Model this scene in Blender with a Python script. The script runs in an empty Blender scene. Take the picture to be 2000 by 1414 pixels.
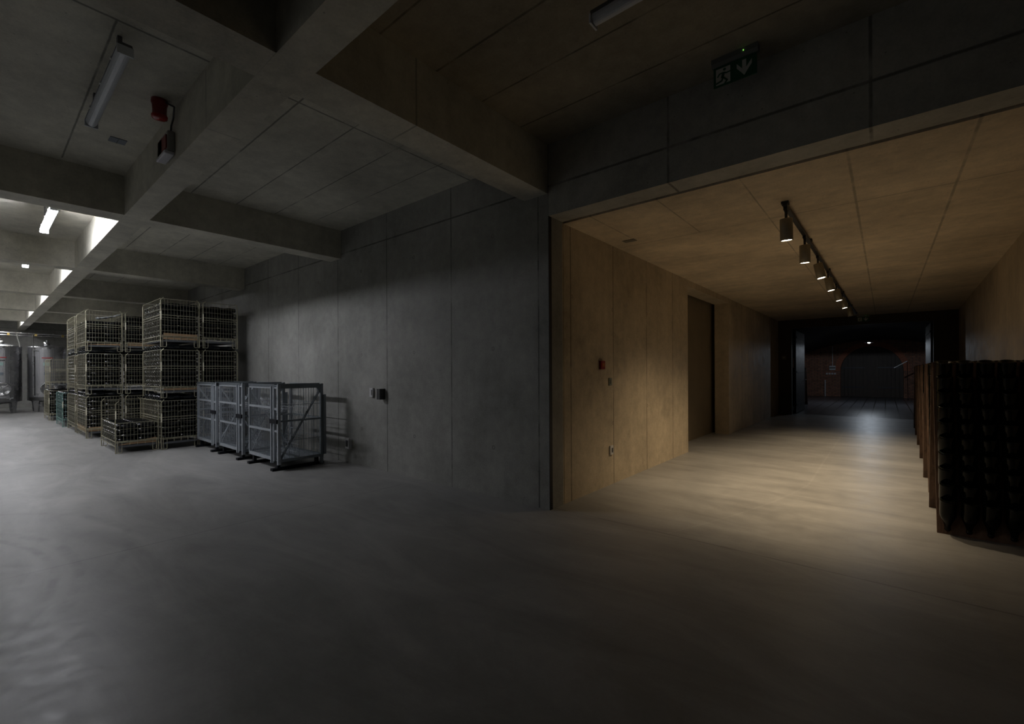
import bpy, math, random
from mathutils import Vector, Matrix
random.seed(7)
SC = bpy.context.scene
COL = SC.collection
PI = math.pi

# ------------------------------------------------------------ camera
W, H = 2000.0, 1414.0
FPX = 873.72
cam = bpy.data.cameras.new('camera')
cam.sensor_fit = 'HORIZONTAL'; cam.sensor_width = 36.0
cam.lens = FPX / W * 36.0
cam.shift_x = 0.0
cam.shift_y = (724.57 - H / 2) / W
cam.clip_start = 0.05; cam.clip_end = 120
camo = bpy.data.objects.new('camera', cam); COL.objects.link(camo)
yaw, roll = math.radians(39.8407), math.radians(-0.2867)
r0 = Vector((math.cos(yaw), math.sin(yaw), 0)); u0 = Vector((0, 0, 1)); fw = Vector((-math.sin(yaw), math.cos(yaw), 0))
rt = math.cos(roll) * r0 + math.sin(roll) * u0
up = -math.sin(roll) * r0 + math.cos(roll) * u0
camo.matrix_world = Matrix(((rt.x, up.x, -fw.x, 0), (rt.y, up.y, -fw.y, 0), (rt.z, up.z, -fw.z, 1.4), (0, 0, 0, 1)))
SC.camera = camo

# ------------------------------------------------------------ world, exposure
wd = bpy.data.worlds.new('world'); SC.world = wd; wd.use_nodes = True
wb = wd.node_tree.nodes['Background']
wb.inputs[0].default_value = (1.0, 0.97, 0.90, 1); wb.inputs[1].default_value = 0.015
SC.view_settings.view_transform = 'Standard'; SC.view_settings.look = 'None'
SC.view_settings.gamma = 1; SC.view_settings.use_curve_mapping = False
SC.view_settings.exposure = 0.0
TUBE = 138.0          # luminance of a lit tube diffuser
SPOT = 160.0         # watts of a track spotlight
COOL = (0.92, 0.935, 1.0)
WARM = (1.0, 0.77, 0.50)

# ------------------------------------------------------------ helpers
def tag(o, label=None, cat=None, group=None, kind=None):
    if label: o['label'] = label
    if cat: o['category'] = cat
    if group: o['group'] = group
    if kind: o['kind'] = kind
    return o
def thing(name, label, cat, loc=(0, 0, 0), rz=0, group=None):
    o = bpy.data.objects.new(name, None); COL.objects.link(o)
    o.empty_display_size = 0.1
    o.location = loc; o.rotation_euler = (0, 0, rz)
    return tag(o, label, cat, group)
def copy_tree(o, parent=None):
    c = o.copy(); COL.objects.link(c)
    if parent: c.parent = parent
    for ch in list(o.children): copy_tree(ch, c)
    return c
class MB:
    def __init__(s): s.v = []; s.f = []; s.m = []; s.mi = 0; s.sm = []; s.smooth = False
    def add(s, vs, fs, sm=None):
        b = len(s.v); s.v += [tuple(v) for v in vs]
        for f in fs:
            s.f.append([b + i for i in f]); s.m.append(s.mi); s.sm.append(s.smooth if sm is None else sm)
        return s
    def box(s, a, b):
        x0, x1 = sorted((a[0], b[0])); y0, y1 = sorted((a[1], b[1])); z0, z1 = sorted((a[2], b[2]))
        return s.add([(x0,y0,z0),(x1,y0,z0),(x1,y1,z0),(x0,y1,z0),(x0,y0,z1),(x1,y0,z1),(x1,y1,z1),(x0,y1,z1)],
                     [(0,3,2,1),(4,5,6,7),(0,1,5,4),(1,2,6,5),(2,3,7,6),(3,0,4,7)])
    def hexa(s, p):   # 8 points: bottom 4, top 4
        return s.add(p, [(0,3,2,1),(4,5,6,7),(0,1,5,4),(1,2,6,5),(2,3,7,6),(3,0,4,7)])
    def tube(s, p, q, r, n=6, r2=None, caps=True, rot=0.0):
        p = Vector(p); q = Vector(q); d = (q - p)
        if d.length < 1e-9: return s
        d.normalize(); a = d.orthogonal().normalized()
        if abs(d.z) > .99: a = Vector((1, 0, 0))
        elif abs(d.z) < 0.01: a = Vector((0, 0, 1))
        b = d.cross(a).normalized(); r2 = r if r2 is None else r2
        vs = []
        for (c, rr) in ((p, r), (q, r2)):
            for k in range(n):
                t = 2 * PI * (k + .5) / n + rot
                vs.append(c + a * math.cos(t) * rr + b * math.sin(t) * rr)
        fs = [(k, (k + 1) % n, n + (k + 1) % n, n + k) for k in range(n)]
        s.add(vs, fs, n > 6)
        if caps: s.add(vs, [tuple(range(n))[::-1], tuple(range(n, 2 * n))], False)
        return s
    def path(s, pts, r, n=6):
        for a, b in zip(pts[:-1], pts[1:]): s.tube(a, b, r, n)
        return s
    def lathe(s, prof, n=16, M=None, smooth=True):
        vs = []
        for (r, z) in prof:
            for k in range(n):
                t = 2 * PI * k / n
                v = Vector((r * math.cos(t), r * math.sin(t), z)); vs.append(M @ v if M else v)
        fs = []
        for i in range(len(prof) - 1):
            for k in range(n):
                a = i * n + k; b = i * n + (k + 1) % n
                fs.append((a, b, b + n, a + n))
        return s.add(vs, fs, smooth)
    def prism(s, poly, ax, a, b):   # poly of 2d points extruded along axis ax from a to b
        def P(u, v, w):
            return (w, u, v) if ax == 0 else ((u, w, v) if ax == 1 else (u, v, w))
        n = len(poly)
        vs = [P(u, v, a) for u, v in poly] + [P(u, v, b) for u, v in poly]
        return s.add(vs, [tuple(range(n)), tuple(range(n, 2 * n))[::-1]] + [(k, n + k, n + (k + 1) % n, (k + 1) % n) for k in range(n)])
    def mesh(s, name, mats):
        me = bpy.data.meshes.new(name); me.from_pydata([tuple(v) for v in s.v], [], s.f)
        if not isinstance(mats, (list, tuple)): mats = [mats]
        for m in mats: me.materials.append(m)
        me.polygons.foreach_set('material_index', s.m)
        me.polygons.foreach_set('use_smooth', s.sm)
        me.update()
        import bmesh
        if len(s.f) < 20000:
            bm = bmesh.new(); bm.from_mesh(me); bmesh.ops.recalc_face_normals(bm, faces=bm.faces); bm.to_mesh(me); bm.free()
        return me
    def build(s, name, mats, parent=None, bevel=0):
        o = bpy.data.objects.new(name, s.mesh(name, mats)); COL.objects.link(o)
        if parent: o.parent = parent
        if bevel:
            b = o.modifiers.new('bevel', 'BEVEL'); b.width = bevel; b.segments = 2; b.limit_method = 'ANGLE'
        return o
def struct(name, mb, mat, bevel=0):
    o = mb.build(name, mat, None, bevel); o['kind'] = 'structure'; return o

# ------------------------------------------------------------ materials
def newmat(name):
    m = bpy.data.materials.new(name); m.use_nodes = True
    nt = m.node_tree; p = nt.nodes['Principled BSDF']
    return m, nt, p
def simple(name, col, rough=.5, metal=0, spec=.5, coat=0, noise=0, nscale=8, emit=None, es=0):
    m, nt, p = newmat(name)
    p.inputs['Base Color'].default_value = (*col, 1); p.inputs['Roughness'].default_value = rough
    p.inputs['Metallic'].default_value = metal; p.inputs['Specular IOR Level'].default_value = spec
    p.inputs['Coat Weight'].default_value = coat
    if emit:
        p.inputs['Emission Color'].default_value = (*emit, 1); p.inputs['Emission Strength'].default_value = es
    if noise:
        tc = nt.nodes.new('ShaderNodeTexCoord'); n = nt.nodes.new('ShaderNodeTexNoise'); n.inputs['Scale'].default_value = nscale
        n.inputs['Detail'].default_value = 5
        nt.links.new(tc.outputs['Object'], n.inputs['Vector'])
        mx = nt.nodes.new('ShaderNodeMixRGB'); mx.inputs[1].default_value = (*[c * (1 - noise) for c in col], 1); mx.inputs[2].default_value = (*[min(1, c * (1 + noise)) for c in col], 1)
        nt.links.new(n.outputs['Fac'], mx.inputs[0]); nt.links.new(mx.outputs[0], p.inputs['Base Color'])
        rr = nt.nodes.new('ShaderNodeMapRange'); rr.inputs['To Min'].default_value = max(0, rough - .1); rr.inputs['To Max'].default_value = min(1, rough + .12)
        nt.links.new(n.outputs['Fac'], rr.inputs[0]); nt.links.new(rr.outputs[0], p.inputs['Roughness'])
    return m
class NG:
    """short node-building helper"""
    def __init__(s, nt): s.nt = nt
    def lk(s, a, i):
        if isinstance(a, (int, float)): i.default_value = a
        else: s.nt.links.new(a, i)
    def math(s, op, a, b=0, c=None, clamp=False):
        n = s.nt.nodes.new('ShaderNodeMath'); n.operation = op; n.use_clamp = clamp
        s.lk(a, n.inputs[0]); s.lk(b, n.inputs[1])
        if c is not None: s.lk(c, n.inputs[2])
        return n.outputs[0]
    def noise(s, vec, scale, detail=4, rough=.55, sc=None, dist=0):
        if sc:
            mp = s.nt.nodes.new('ShaderNodeMapping'); s.nt.links.new(vec, mp.inputs[0]); mp.inputs['Scale'].default_value = sc; vec = mp.outputs[0]
        n = s.nt.nodes.new('ShaderNodeTexNoise'); s.nt.links.new(vec, n.inputs['Vector'])
        n.inputs['Scale'].default_value = scale; n.inputs['Detail'].default_value = detail; n.inputs['Roughness'].default_value = rough; n.inputs['Distortion'].default_value = dist
        return n.outputs['Fac']
    def rng(s, v, a, b, c, d):
        n = s.nt.nodes.new('ShaderNodeMapRange'); s.lk(v, n.inputs[0])
        for i, q in enumerate((a, b, c, d)): n.inputs[i + 1].default_value = q
        return n.outputs[0]
    def line(s, co, val, w, wob=None):
        d = s.math('SUBTRACT', co, val)
        if wob is not None: d = s.math('ADD', d, wob)
        d = s.math('ABSOLUTE', d)
        return s.rng(d, w * .4, w, 0.0, 1.0)      # 0 on the line, 1 away
def concrete(name, col, var=.24, streak='z', lines=(), extra=None, rough=(.6, .8), spots=(), depth=.62, bump=.12, holes=True):
    """lines: (axis, value, width[, (axis2, lo, hi)]) formwork joints; spots: tie holes (axis pair, u, v)"""
    m, nt, p = newmat(name); g = NG(nt)
    tc = nt.nodes.new('ShaderNodeTexCoord'); vec = tc.outputs['Object']
    sp = nt.nodes.new('ShaderNodeSeparateXYZ'); nt.links.new(vec, sp.inputs[0]); ax = {'x': sp.outputs[0], 'y': sp.outputs[1], 'z': sp.outputs[2]}
    a = g.noise(vec, .9, 5, .6); b = g.noise(vec, 9, 5, .6); c = g.noise(vec, 55, 3, .6)
    st = {'z': (5, 5, .3), 'x': (.5, 6, 6), 'y': (6, .5, 6), None: (3, 3, 3)}[streak]
    d = g.noise(vec, 1.6, 4, .6, st)
    s1 = g.math('ADD', g.rng(a, .3, .7, -var, var), g.rng(b, .3, .7, -var * .5, var * .5))
    s1 = g.math('ADD', s1, g.rng(c, .3, .7, -var * .3, var * .3))
    s1 = g.math('ADD', s1, g.rng(d, .3, .7, -var * .22, var * .22))
    fac = g.math('ADD', s1, 1.0)
    lm = None
    wob = g.rng(g.noise(vec, 14, 2), 0, 1, -.003, .003)
    brk = g.rng(g.noise(vec, 2.7, 3), .36, .5, .35, 1.0)      # joints fade in and out
    for ln in lines:
        l = g.line(ax[ln[0]], ln[1], ln[2] * 1.5, wob)
        if len(ln) > 3:
            for (a2, lo, hi) in ln[3:]:
                out = g.math('ADD', g.math('LESS_THAN', ax[a2], lo), g.math('GREATER_THAN', ax[a2], hi), clamp=True)
                l = g.math('MAXIMUM', l, out)
        lm = l if lm is None else g.math('MINIMUM', lm, l)
    for (a1, u, a2, v, r) in spots:
        dd = g.math('POWER', g.math('ADD', g.math('POWER', g.math('SUBTRACT', ax[a1], u), 2), g.math('POWER', g.math('SUBTRACT', ax[a2], v), 2)), .5)
        l = g.rng(g.math('ABSOLUTE', g.math('SUBTRACT', dd, r)), .003, .008, .35, 1)
        lm = l if lm is None else g.math('MINIMUM', lm, l)
    if lm is not None:
        inv = g.math('SUBTRACT', 1.0, lm)
        inv = g.math('MULTIPLY', inv, brk)
        fac = g.math('MULTIPLY', fac, g.math('SUBTRACT', 1.0, g.math('MULTIPLY', inv, depth)))
    # air holes
    vo = nt.nodes.new('ShaderNodeTexVoronoi'); vo.inputs['Scale'].default_value = 9; nt.links.new(vec, vo.inputs['Vector'])
    hole = g.rng(vo.outputs['Distance'], .035, .06, .55, 1.0)
    if holes: fac = g.math('MULTIPLY', fac, hole)
    if extra: fac = extra(g, vec, ax, fac)
    vm = nt.nodes.new('ShaderNodeVectorMath'); vm.operation = 'SCALE'; vm.inputs[0].default_value = col; nt.links.new(fac, vm.inputs['Scale'])
    nt.links.new(vm.outputs[0], p.inputs['Base Color'])
    nt.links.new(g.rng(b, .3, .7, rough[0], rough[1]), p.inputs['Roughness'])
    p.inputs['Specular IOR Level'].default_value = .35
    bp = nt.nodes.new('ShaderNodeBump'); bp.inputs['Strength'].default_value = bump; bp.inputs['Distance'].default_value = .02
    nt.links.new(g.math('ADD', b, g.math('MULTIPLY', c, .5)), bp.inputs['Height']); nt.links.new(bp.outputs[0], p.inputs['Normal'])
    return m

CC = (.40, .395, .36)
JX = [-2.72, -4.028, -5.353, -6.67, -8.026, -9.31, -11.9, -13.1, -14.4, -15.7]
Mwall = concrete('concrete_wall', (.29, .287, .268), lines=[('x', v, .008) for v in JX] + [('z', 3.25, .009)],
                 spots=[('x', x, 'z', z, .018) for x in (-3.35, -4.75, -6.0, -7.3) for z in (.55, 1.65, 2.9)])
Mlint = concrete('concrete_lintel', CC, lines=[('x', -1.377, .009), ('x', -.065, .009), ('z', 3.25, .010)])
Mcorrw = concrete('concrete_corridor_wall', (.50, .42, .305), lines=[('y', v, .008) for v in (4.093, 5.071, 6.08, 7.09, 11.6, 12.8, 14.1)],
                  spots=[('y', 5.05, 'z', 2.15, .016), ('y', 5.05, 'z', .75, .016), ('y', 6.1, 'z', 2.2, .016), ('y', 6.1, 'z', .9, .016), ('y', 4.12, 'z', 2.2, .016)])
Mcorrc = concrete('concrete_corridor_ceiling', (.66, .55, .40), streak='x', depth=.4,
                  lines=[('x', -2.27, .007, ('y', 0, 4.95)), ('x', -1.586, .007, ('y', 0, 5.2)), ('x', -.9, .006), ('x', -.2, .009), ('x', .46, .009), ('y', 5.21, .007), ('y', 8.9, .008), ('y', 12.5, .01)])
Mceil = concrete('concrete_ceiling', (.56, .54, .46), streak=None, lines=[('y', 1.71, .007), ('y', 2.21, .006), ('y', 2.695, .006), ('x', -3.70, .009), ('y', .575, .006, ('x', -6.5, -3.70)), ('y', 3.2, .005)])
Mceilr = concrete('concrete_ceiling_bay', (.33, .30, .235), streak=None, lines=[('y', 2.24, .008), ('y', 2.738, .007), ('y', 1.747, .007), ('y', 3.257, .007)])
def beam_lines(g, vec, ax, fac): return fac
Mbeam = concrete('concrete_beam', (.56, .54, .46), depth=.4, lines=[('x', -3.785, .008, ('z', 0, 3.6)), ('x', -7.79, .008), ('x', -13.64, .01), ('y', 2.05, .007, ('x', -3, -2))])
def floor_extra(g, vec, ax, fac):
    # tyre arcs swept across the slab and a long worn track in the passage
    def arc(cx, cy, r, w, k, lo=-9e9, hi=9e9):
        nonlocal fac
        dx = g.math('SUBTRACT', ax['x'], cx); dy = g.math('SUBTRACT', ax['y'], cy)
        d = g.math('SQRT', g.math('ADD', g.math('MULTIPLY', dx, dx), g.math('MULTIPLY', dy, dy)))
        d = g.math('ADD', d, g.rng(g.noise(vec, 3, 3), 0, 1, -.03, .03))
        l = g.rng(g.math('ABSOLUTE', g.math('SUBTRACT', d, r)), w * .3, w, 1, 0)
        l = g.math('MULTIPLY', l, g.rng(g.noise(vec, 5, 4), .4, .62, .1, 1))
        fac = g.math('SUBTRACT', fac, g.math('MULTIPLY', l, k), clamp=False)
    arc(-4.6, -2.25, 2.72, .05, .36); arc(-4.6, -2.25, 2.60, .035, .36); arc(-4.75, -2.1, 2.3, .03, .12)
    arc(-5.2, -1.2, 2.05, .05, .14)
    dx = g.math('SUBTRACT', ax['x'], g.rng(g.math('MULTIPLY', g.math('SUBTRACT', 9.0, ax['y']), g.math('MAXIMUM', g.math('SUBTRACT', 6.5, ax['y']), 0)), 0, 20, -.72, -1.75))
    l = g.rng(g.math('ABSOLUTE', dx), .004, .02, 1, 0)
    l = g.math('MULTIPLY', l, g.math('GREATER_THAN', ax['y'], 3.8))
    fac = g.math('ADD', fac, g.math('MULTIPLY', l, .09))
    sw = g.noise(vec, 1.1, 6, .65, (.5, 1.6, 1), 1.2)
    fac = g.math('MULTIPLY', fac, g.rng(sw, .3, .7, .76, 1.2))
    return fac
Mfloor = concrete('concrete_floor', (.30, .297, .288), var=.11, streak=None, bump=0, holes=False, rough=(.37, .48), extra=floor_extra, depth=.35,
                  lines=[('x', -4.61, .006), ('y', 3.78, .008, ('x', -2.6, 3)), ('x', -12.1, .008), ('y', 10.2, .008, ('x', -2.6, 3))])
def tile_mat(name, c1, c2, mortar, bw, bh, rough, ax3='xy', ms=.012):
    m, nt, p = newmat(name); g = NG(nt)
    tc = nt.nodes.new('ShaderNodeTexCoord'); vec = tc.outputs['Object']
    if ax3 == 'xz':
        sp = nt.nodes.new('ShaderNodeSeparateXYZ'); nt.links.new(vec, sp.inputs[0]); cb = nt.nodes.new('ShaderNodeCombineXYZ')
        nt.links.new(sp.outputs[0], cb.inputs[0]); nt.links.new(sp.outputs[2], cb.inputs[1]); vec2 = cb.outputs[0]
    else: vec2 = vec
    b = nt.nodes.new('ShaderNodeTexBrick'); nt.links.new(vec2, b.inputs['Vector'])
    b.inputs['Color1'].default_value = (*c1, 1); b.inputs['Color2'].default_value = (*c2, 1); b.inputs['Mortar'].default_value = (*mortar, 1)
    b.inputs['Scale'].default_value = 1; b.inputs['Brick Width'].default_value = bw; b.inputs['Row Height'].default_value = bh; b.inputs['Mortar Size'].default_value = ms
    if ax3 == 'xy': b.offset = 0
    n = g.noise(vec, 6, 4)
    vm = nt.nodes.new('ShaderNodeVectorMath'); vm.operation = 'SCALE'; nt.links.new(b.outputs['Color'], vm.inputs[0]); nt.links.new(g.rng(n, .3, .7, .7, 1.25), vm.inputs['Scale'])
    nt.links.new(vm.outputs[0], p.inputs['Base Color']); p.inputs['Roughness'].default_value = rough
    bp = nt.nodes.new('ShaderNodeBump'); bp.inputs['Strength'].default_value = .5; bp.inputs['Distance'].default_value = .01; bp.invert = True
    nt.links.new(b.outputs['Fac'], bp.inputs['Height']); nt.links.new(bp.outputs[0], p.inputs['Normal'])
    return m
Mtile = tile_mat('stone_tiles', (.11, .11, .12), (.09, .09, .10), (.015, .015, .015),   .33, .33, .30, 'xy', .014)
Mbrick = tile_mat('red_brick', (.38, .17, .10), (.28, .13, .08), (.10, .08, .07), .25, .075, .8, 'xz')
Mvouss = simple('arch_brick', (.38, .14, .08), .8, noise=.3, nscale=14)
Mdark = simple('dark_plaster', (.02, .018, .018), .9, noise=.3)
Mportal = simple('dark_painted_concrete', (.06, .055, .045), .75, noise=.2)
Msteel_dk = simple('dark_steel', (.008, .009, .012), .6, .1, .15, noise=.2)
Mguard = simple('black_corner_profile', (.012, .012, .016), .6)
def wood(name, c1, c2, axis=2, rough=.6):
    m, nt, p = newmat(name); g = NG(nt); tc = nt.nodes.new('ShaderNodeTexCoord')
    sc = [14, 14, 14]; sc[axis] = 1.0
    n = g.noise(tc.outputs['Object'], 1.5, 6, .6, tuple(sc), 1.0)
    mx = nt.nodes.new('ShaderNodeMixRGB'); mx.inputs[1].default_value = (*c1, 1); mx.inputs[2].default_value = (*c2, 1)
    nt.links.new(g.rng(n, .3, .7, 0, 1), mx.inputs[0]); nt.links.new(mx.outputs[0], p.inputs['Base Color']); p.inputs['Roughness'].default_value = rough
    return m
Mrack = wood('riddling_rack_wood', (.055, .03, .02), (.17, .10, .065))
Mdoorw = wood('old_door_wood', (.035, .025, .02), (.07, .05, .035))
Mglass = simple('dark_bottle_glass', (.002, .003, .002), .035, 0, .22)
Mglassc = simple('dusty_bottle_glass', (.004, .005, .006), .12, 0, .45)
Mzinc = simple('yellow_zinc_wire', (.46, .43, .31), .36, .6, noise=.2, nscale=30)
Mzincg = simple('green_zinc_wire', (.22, .36, .33), .42, .6, noise=.2, nscale=30)
Mgalv = simple('galvanised_steel', (.38, .41, .445), .42, .4, noise=.25, nscale=12)
Mgalvd = simple('galvanised_sheet', (.20, .225, .245), .5, .6, noise=.25, nscale=9)
Mtray = simple('dull_steel_tray', (.09, .095, .10), .6, .3)
Mcard = simple('brown_cardboard', (.31, .20, .11), .85, noise=.15)
Mwhite = simple('white_plastic', (.75, .75, .72), .4)
Mlabel = simple('cream_label', (.78, .74, .58), .6)
Mlens = simple('unlit_diffuser', (.62, .66, .72), .32)
Mlenson = simple('lit_diffuser', (.9, .9, .9), .4, emit=COOL, es=TUBE)
Mhouse = simple('grey_lamp_housing', (.13, .13, .14), .5)
Mred = simple('red_plastic', (.24, .01, .008), .3)
Mreddk = simple('dark_red_print', (.22, .03, .02), .5)
Mgreen = simple('exit_green', (.012, .10, .05), .4)
Mwht = simple('exit_white', (.55, .57, .55), .45)
Mcan = simple('spotlight_bronze', (.30, .27, .21), .45, .3)
Mtrack = simple('track_black', (.02, .02, .02), .5)
Mspoton = simple('spot_lens', (1, 1, 1), .3, emit=(1.0, .90, .72), es=22)
Mspotoff = simple('spot_lens_off', (.25, .24, .2), .2)
Mplate = simple('grey_cover_plate', (.16, .18, .21), .5, .3)
Mplatew = simple('warm_cover_plate', (.22, .20, .16), .5, .2)
Msock = simple('socket_grey', (.55, .55, .56), .4)
Msockd = simple('socket_dark', (.05, .05, .05), .4)
Minox = simple('brushed_stainless', (.36, .36, .365), .27, .95, noise=.06, nscale=3)
Mink = simple('black_print', (.03, .03, .03), .5)
Mcyan = simple('teal_label', (.32, .46, .45), .5)
Mredp = simple('red_print', (.45, .05, .05), .5)
Mbrass = simple('brass_valve', (.65, .48, .18), .3, .9)
def dimple(name):
    m, nt, p = newmat(name); g = NG(nt); tc = nt.nodes.new('ShaderNodeTexCoord')
    p.inputs['Metallic'].default_value = .9; p.inputs['Roughness'].default_value = .36
    mp = nt.nodes.new('ShaderNodeMapping'); mp.inputs['Rotation'].default_value = (0, 0, 0); nt.links.new(tc.outputs['UV'], mp.inputs[0])
    vo = nt.nodes.new('ShaderNodeTexVoronoi'); vo.inputs['Randomness'].default_value = 0; vo.inputs['Scale'].default_value = 28; nt.links.new(tc.outputs['Object'], vo.inputs['Vector'])
    bp = nt.nodes.new('ShaderNodeBump'); bp.inputs['Strength'].default_value = .4; bp.inputs['Distance'].default_value = .02
    nt.links.new(vo.outputs['Distance'], bp.inputs['Height']); nt.links.new(bp.outputs[0], p.inputs['Normal'])
    mx = nt.nodes.new('ShaderNodeMixRGB'); mx.inputs[1].default_value = (.22, .22, .225, 1); mx.inputs[2].default_value = (.32, .32, .33, 1)
    nt.links.new(g.rng(vo.outputs['Distance'], .15, .4, 0, 1), mx.inputs[0]); nt.links.new(mx.outputs[0], p.inputs['Base Color'])
    return m
Mdimple = dimple('dimple_jacket_steel')

# ------------------------------------------------------------ the shell
X0, Y0 = -2.591, 3.688
ZB, ZC, ZCR = 3.18, 3.62, 3.67
XE = -27.3
def rwx(y): return 1.08 + .031 * (y - Y0)      # corridor right wall runs slightly outward
struct('floor', MB().box((XE - .3, -8, -.2), (5, 16.6, 0)), Mfloor)
struct('floor_vault', MB().box((-5, 16.6, -.2), (5, 29, -.004)), Mtile)
struct('wall_north', MB().box((XE, Y0, 0), (X0, 3.935, 3.8)), Mwall)
struct('wall_west', MB().box((XE - .3, -8, 0), (XE, 3.935, 3.8)), Mwall)
struct('ceiling', MB().box((XE - .3, -8, ZC), (-2.75, 3.935, 3.85)), Mceil)
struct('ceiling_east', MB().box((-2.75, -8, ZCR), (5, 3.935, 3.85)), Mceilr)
# beams running away from the wall (one object per run), the long beam along X
AX = [(-2.90, -2.60), (-6.88, -6.575), (-10.82, -10.52), (-14.8, -14.5), (-18.8, -18.5), (-22.8, -22.5)]
AXL = ['first crossing the picture', 'second', 'third', 'fourth', 'fifth', 'farthest']
for i, (a, b) in enumerate(AX):
    struct('ceiling_beam', MB().box((a, -8, ZB), (b, Y0, ZC + .08)), Mbeam)
struct('ceiling_beam', MB().box((XE, 1.078, ZB - .0015), (4.5, 1.302, ZC + .06)), Mbeam)
struct('wall_east', MB().box((4.5, -8, 0), (4.8, 3.935, 3.8)), Mlint)
struct('wall_south', MB().box((XE, -8.3, 0), (4.8, -8, 3.8)), Mlint)
struct('lintel_passage', MB().box((X0 + .002, Y0, 2.955), (4, 3.935, 3.8)), Mlint)
# passage
struct('wall_passage_left', MB().box((X0 - .4, 3.957, 0), (X0, 7.80, 2.96)), Mcorrw)
mb = MB(); mb.box((X0 - .3, 10.45, 0), (X0 - .01, 16.3, 2.96)); mb.box((X0 - .3, 7.80, 2.84), (X0, 10.45, 2.96))
struct('wall_passage_left_far', mb, Mcorrw)
struct('trim_1', MB().box((X0 - .002, Y0 - .001, 0), (X0 + .0035, Y0 + .047, 2.955)), Mguard)
struct('trim_2', MB().box((X0 - .3, 3.935, 0), (X0 - .003, 3.957, 2.96)), Mcorrw)
struct('ceiling_passage', MB().box((X0 - .45, 3.962, 2.945), (2.2, 16.3, 3.1)), Mcorrc)
struct('trim_3', MB().box((X0, 3.935, 2.975), (2.2, 3.962, 3.1)), Mguard)
struct('wall_passage_right', MB().hexa([(rwx(3.94), 3.94, 0), (rwx(3.94) + .3, 3.94, 0), (rwx(16.3) + .3, 16.3, 0), (rwx(16.3), 16.3, 0),
                                        (rwx(3.94), 3.94, 2.96), (rwx(3.94) + .3, 3.94, 2.96), (rwx(16.3) + .3, 16.3, 2.96), (rwx(16.3), 16.3, 2.96)]), Mcorrw)
struct('wall_north_east', MB().box((rwx(3.7) + .003, Y0 + .001, 0), (4.5, 3.935, 2.954)), Mwall)
# recess with a concrete-coloured sliding door
struct('wall_recess', MB().box((X0 - .75, 7.4, 0), (X0 - .68, 11.4, 2.96)), Mcorrw)
mb = MB().box((X0 - .44, 7.84, .01), (X0 - .39, 10.95, 2.93)); mb.box((X0 - .39, 7.9, .0), (X0 - .38, 10.9, .04))
struct('door_1', mb, simple('brown_door_panel', (.21, .17, .115), .7, noise=.25, nscale=3))
# portal at the end
YP = 16.3
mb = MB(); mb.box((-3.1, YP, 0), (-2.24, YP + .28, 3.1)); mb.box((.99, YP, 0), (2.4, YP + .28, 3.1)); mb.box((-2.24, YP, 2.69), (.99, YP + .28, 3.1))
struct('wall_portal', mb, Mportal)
for (n, xa, s) in (('door_2', -2.20, -1), ('door_3', .98, 1)):
    mb = MB(); mb.box((xa - .03, YP + .35, .02), (xa + .03, YP + 2.3, 2.66))
    for z in (.25, 1.3, 2.4): mb.box((xa - .042 , YP + .45, z), (xa + .042, YP + 2.2, z + .06))
    o = struct(n, mb, Msteel_dk)
    h = MB(); h.tube((xa - s * .03, YP + 2.15, 1.05), (xa - s * .09, YP + 2.15, 1.05), .01, 8); h.tube((xa - s * .09, YP + 2.15, 1.05), (xa - s * .09, YP + 2.02, 1.05), .01, 8)
    h.build('door_handle', simple('handle_steel', (.4, .4, .42), .3, .9), o)
# vaulted cellar behind
def vz(x): return 2.86 - .068 * (x + .35) ** 2
mb = MB()
xs = [-4.5 + .3 * i for i in range(31)]
for a, b in zip(xs[:-1], xs[1:]):
    mb.hexa([(a, YP + .28, vz(a)), (b, YP + .28, vz(b)), (b, 28.5, vz(b)), (a, 28.5, vz(a)), (a, YP + .28, vz(a) + .2), (b, YP + .28, vz(b) + .2), (b, 28.5, vz(b) + .2), (a, 28.5, vz(a) + .2)])
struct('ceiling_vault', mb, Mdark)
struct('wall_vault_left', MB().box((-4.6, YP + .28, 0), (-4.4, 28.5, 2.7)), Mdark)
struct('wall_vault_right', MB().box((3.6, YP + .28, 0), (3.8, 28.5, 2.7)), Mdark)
# brick end wall with arch
AC, AR, AS = -.545, 1.225, 1.32
mb = MB()
N = 24
arc = [(AC + AR * math.cos(PI - PI * k / N), AS + AR * math.sin(PI - PI * k / N)) for k in range(N + 1)]
yb, yf = 28.9, 28.5
mb.box((-4.6, yf, 0), (AC - AR, yb, AS)); mb.box((AC + AR, yf, 0), (3.8, yb, AS))
mb.box((-4.6, yf, AS), (AC - AR, yb, 3.0)); mb.box((AC + AR, yf, AS), (3.8, yb, 3.0))
for (a, b) in zip(arc[:-1], arc[1:]):
    mb.hexa([(a[0], yf, a[1]), (b[0], yf, b[1]), (b[0], yb, b[1]), (a[0], yb, a[1]), (a[0], yf, 3.0), (b[0], yf, 3.0), (b[0], yb, 3.0), (a[0], yb, 3.0)])
struct('wall_brick', mb, Mbrick)
mb = MB(); NV = 44
for k in range(NV):
    t0 = PI * (k + .06) / NV; t1 = PI * (k + .94) / NV
    for (ra, rb) in ((AR + .0, AR + .235),):
        q = [(AC - r * math.cos(t), AS + r * math.sin(t)) for (r, t) in ((ra, t0), (rb, t0), (rb, t1), (ra, t1))]
        mb.hexa([(q[0][0], yf - .035, q[0][1]), (q[1][0], yf - .035, q[1][1]), (q[2][0], yf - .035, q[2][1]), (q[3][0], yf - .035, q[3][1]),
                 (q[0][0], yf + .1, q[0][1]), (q[1][0], yf + .1, q[1][1]), (q[2][0], yf + .1, q[2][1]), (q[3][0], yf + .1, q[3][1])])
struct('trim_4', mb, Mvouss)
mb = MB()
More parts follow.
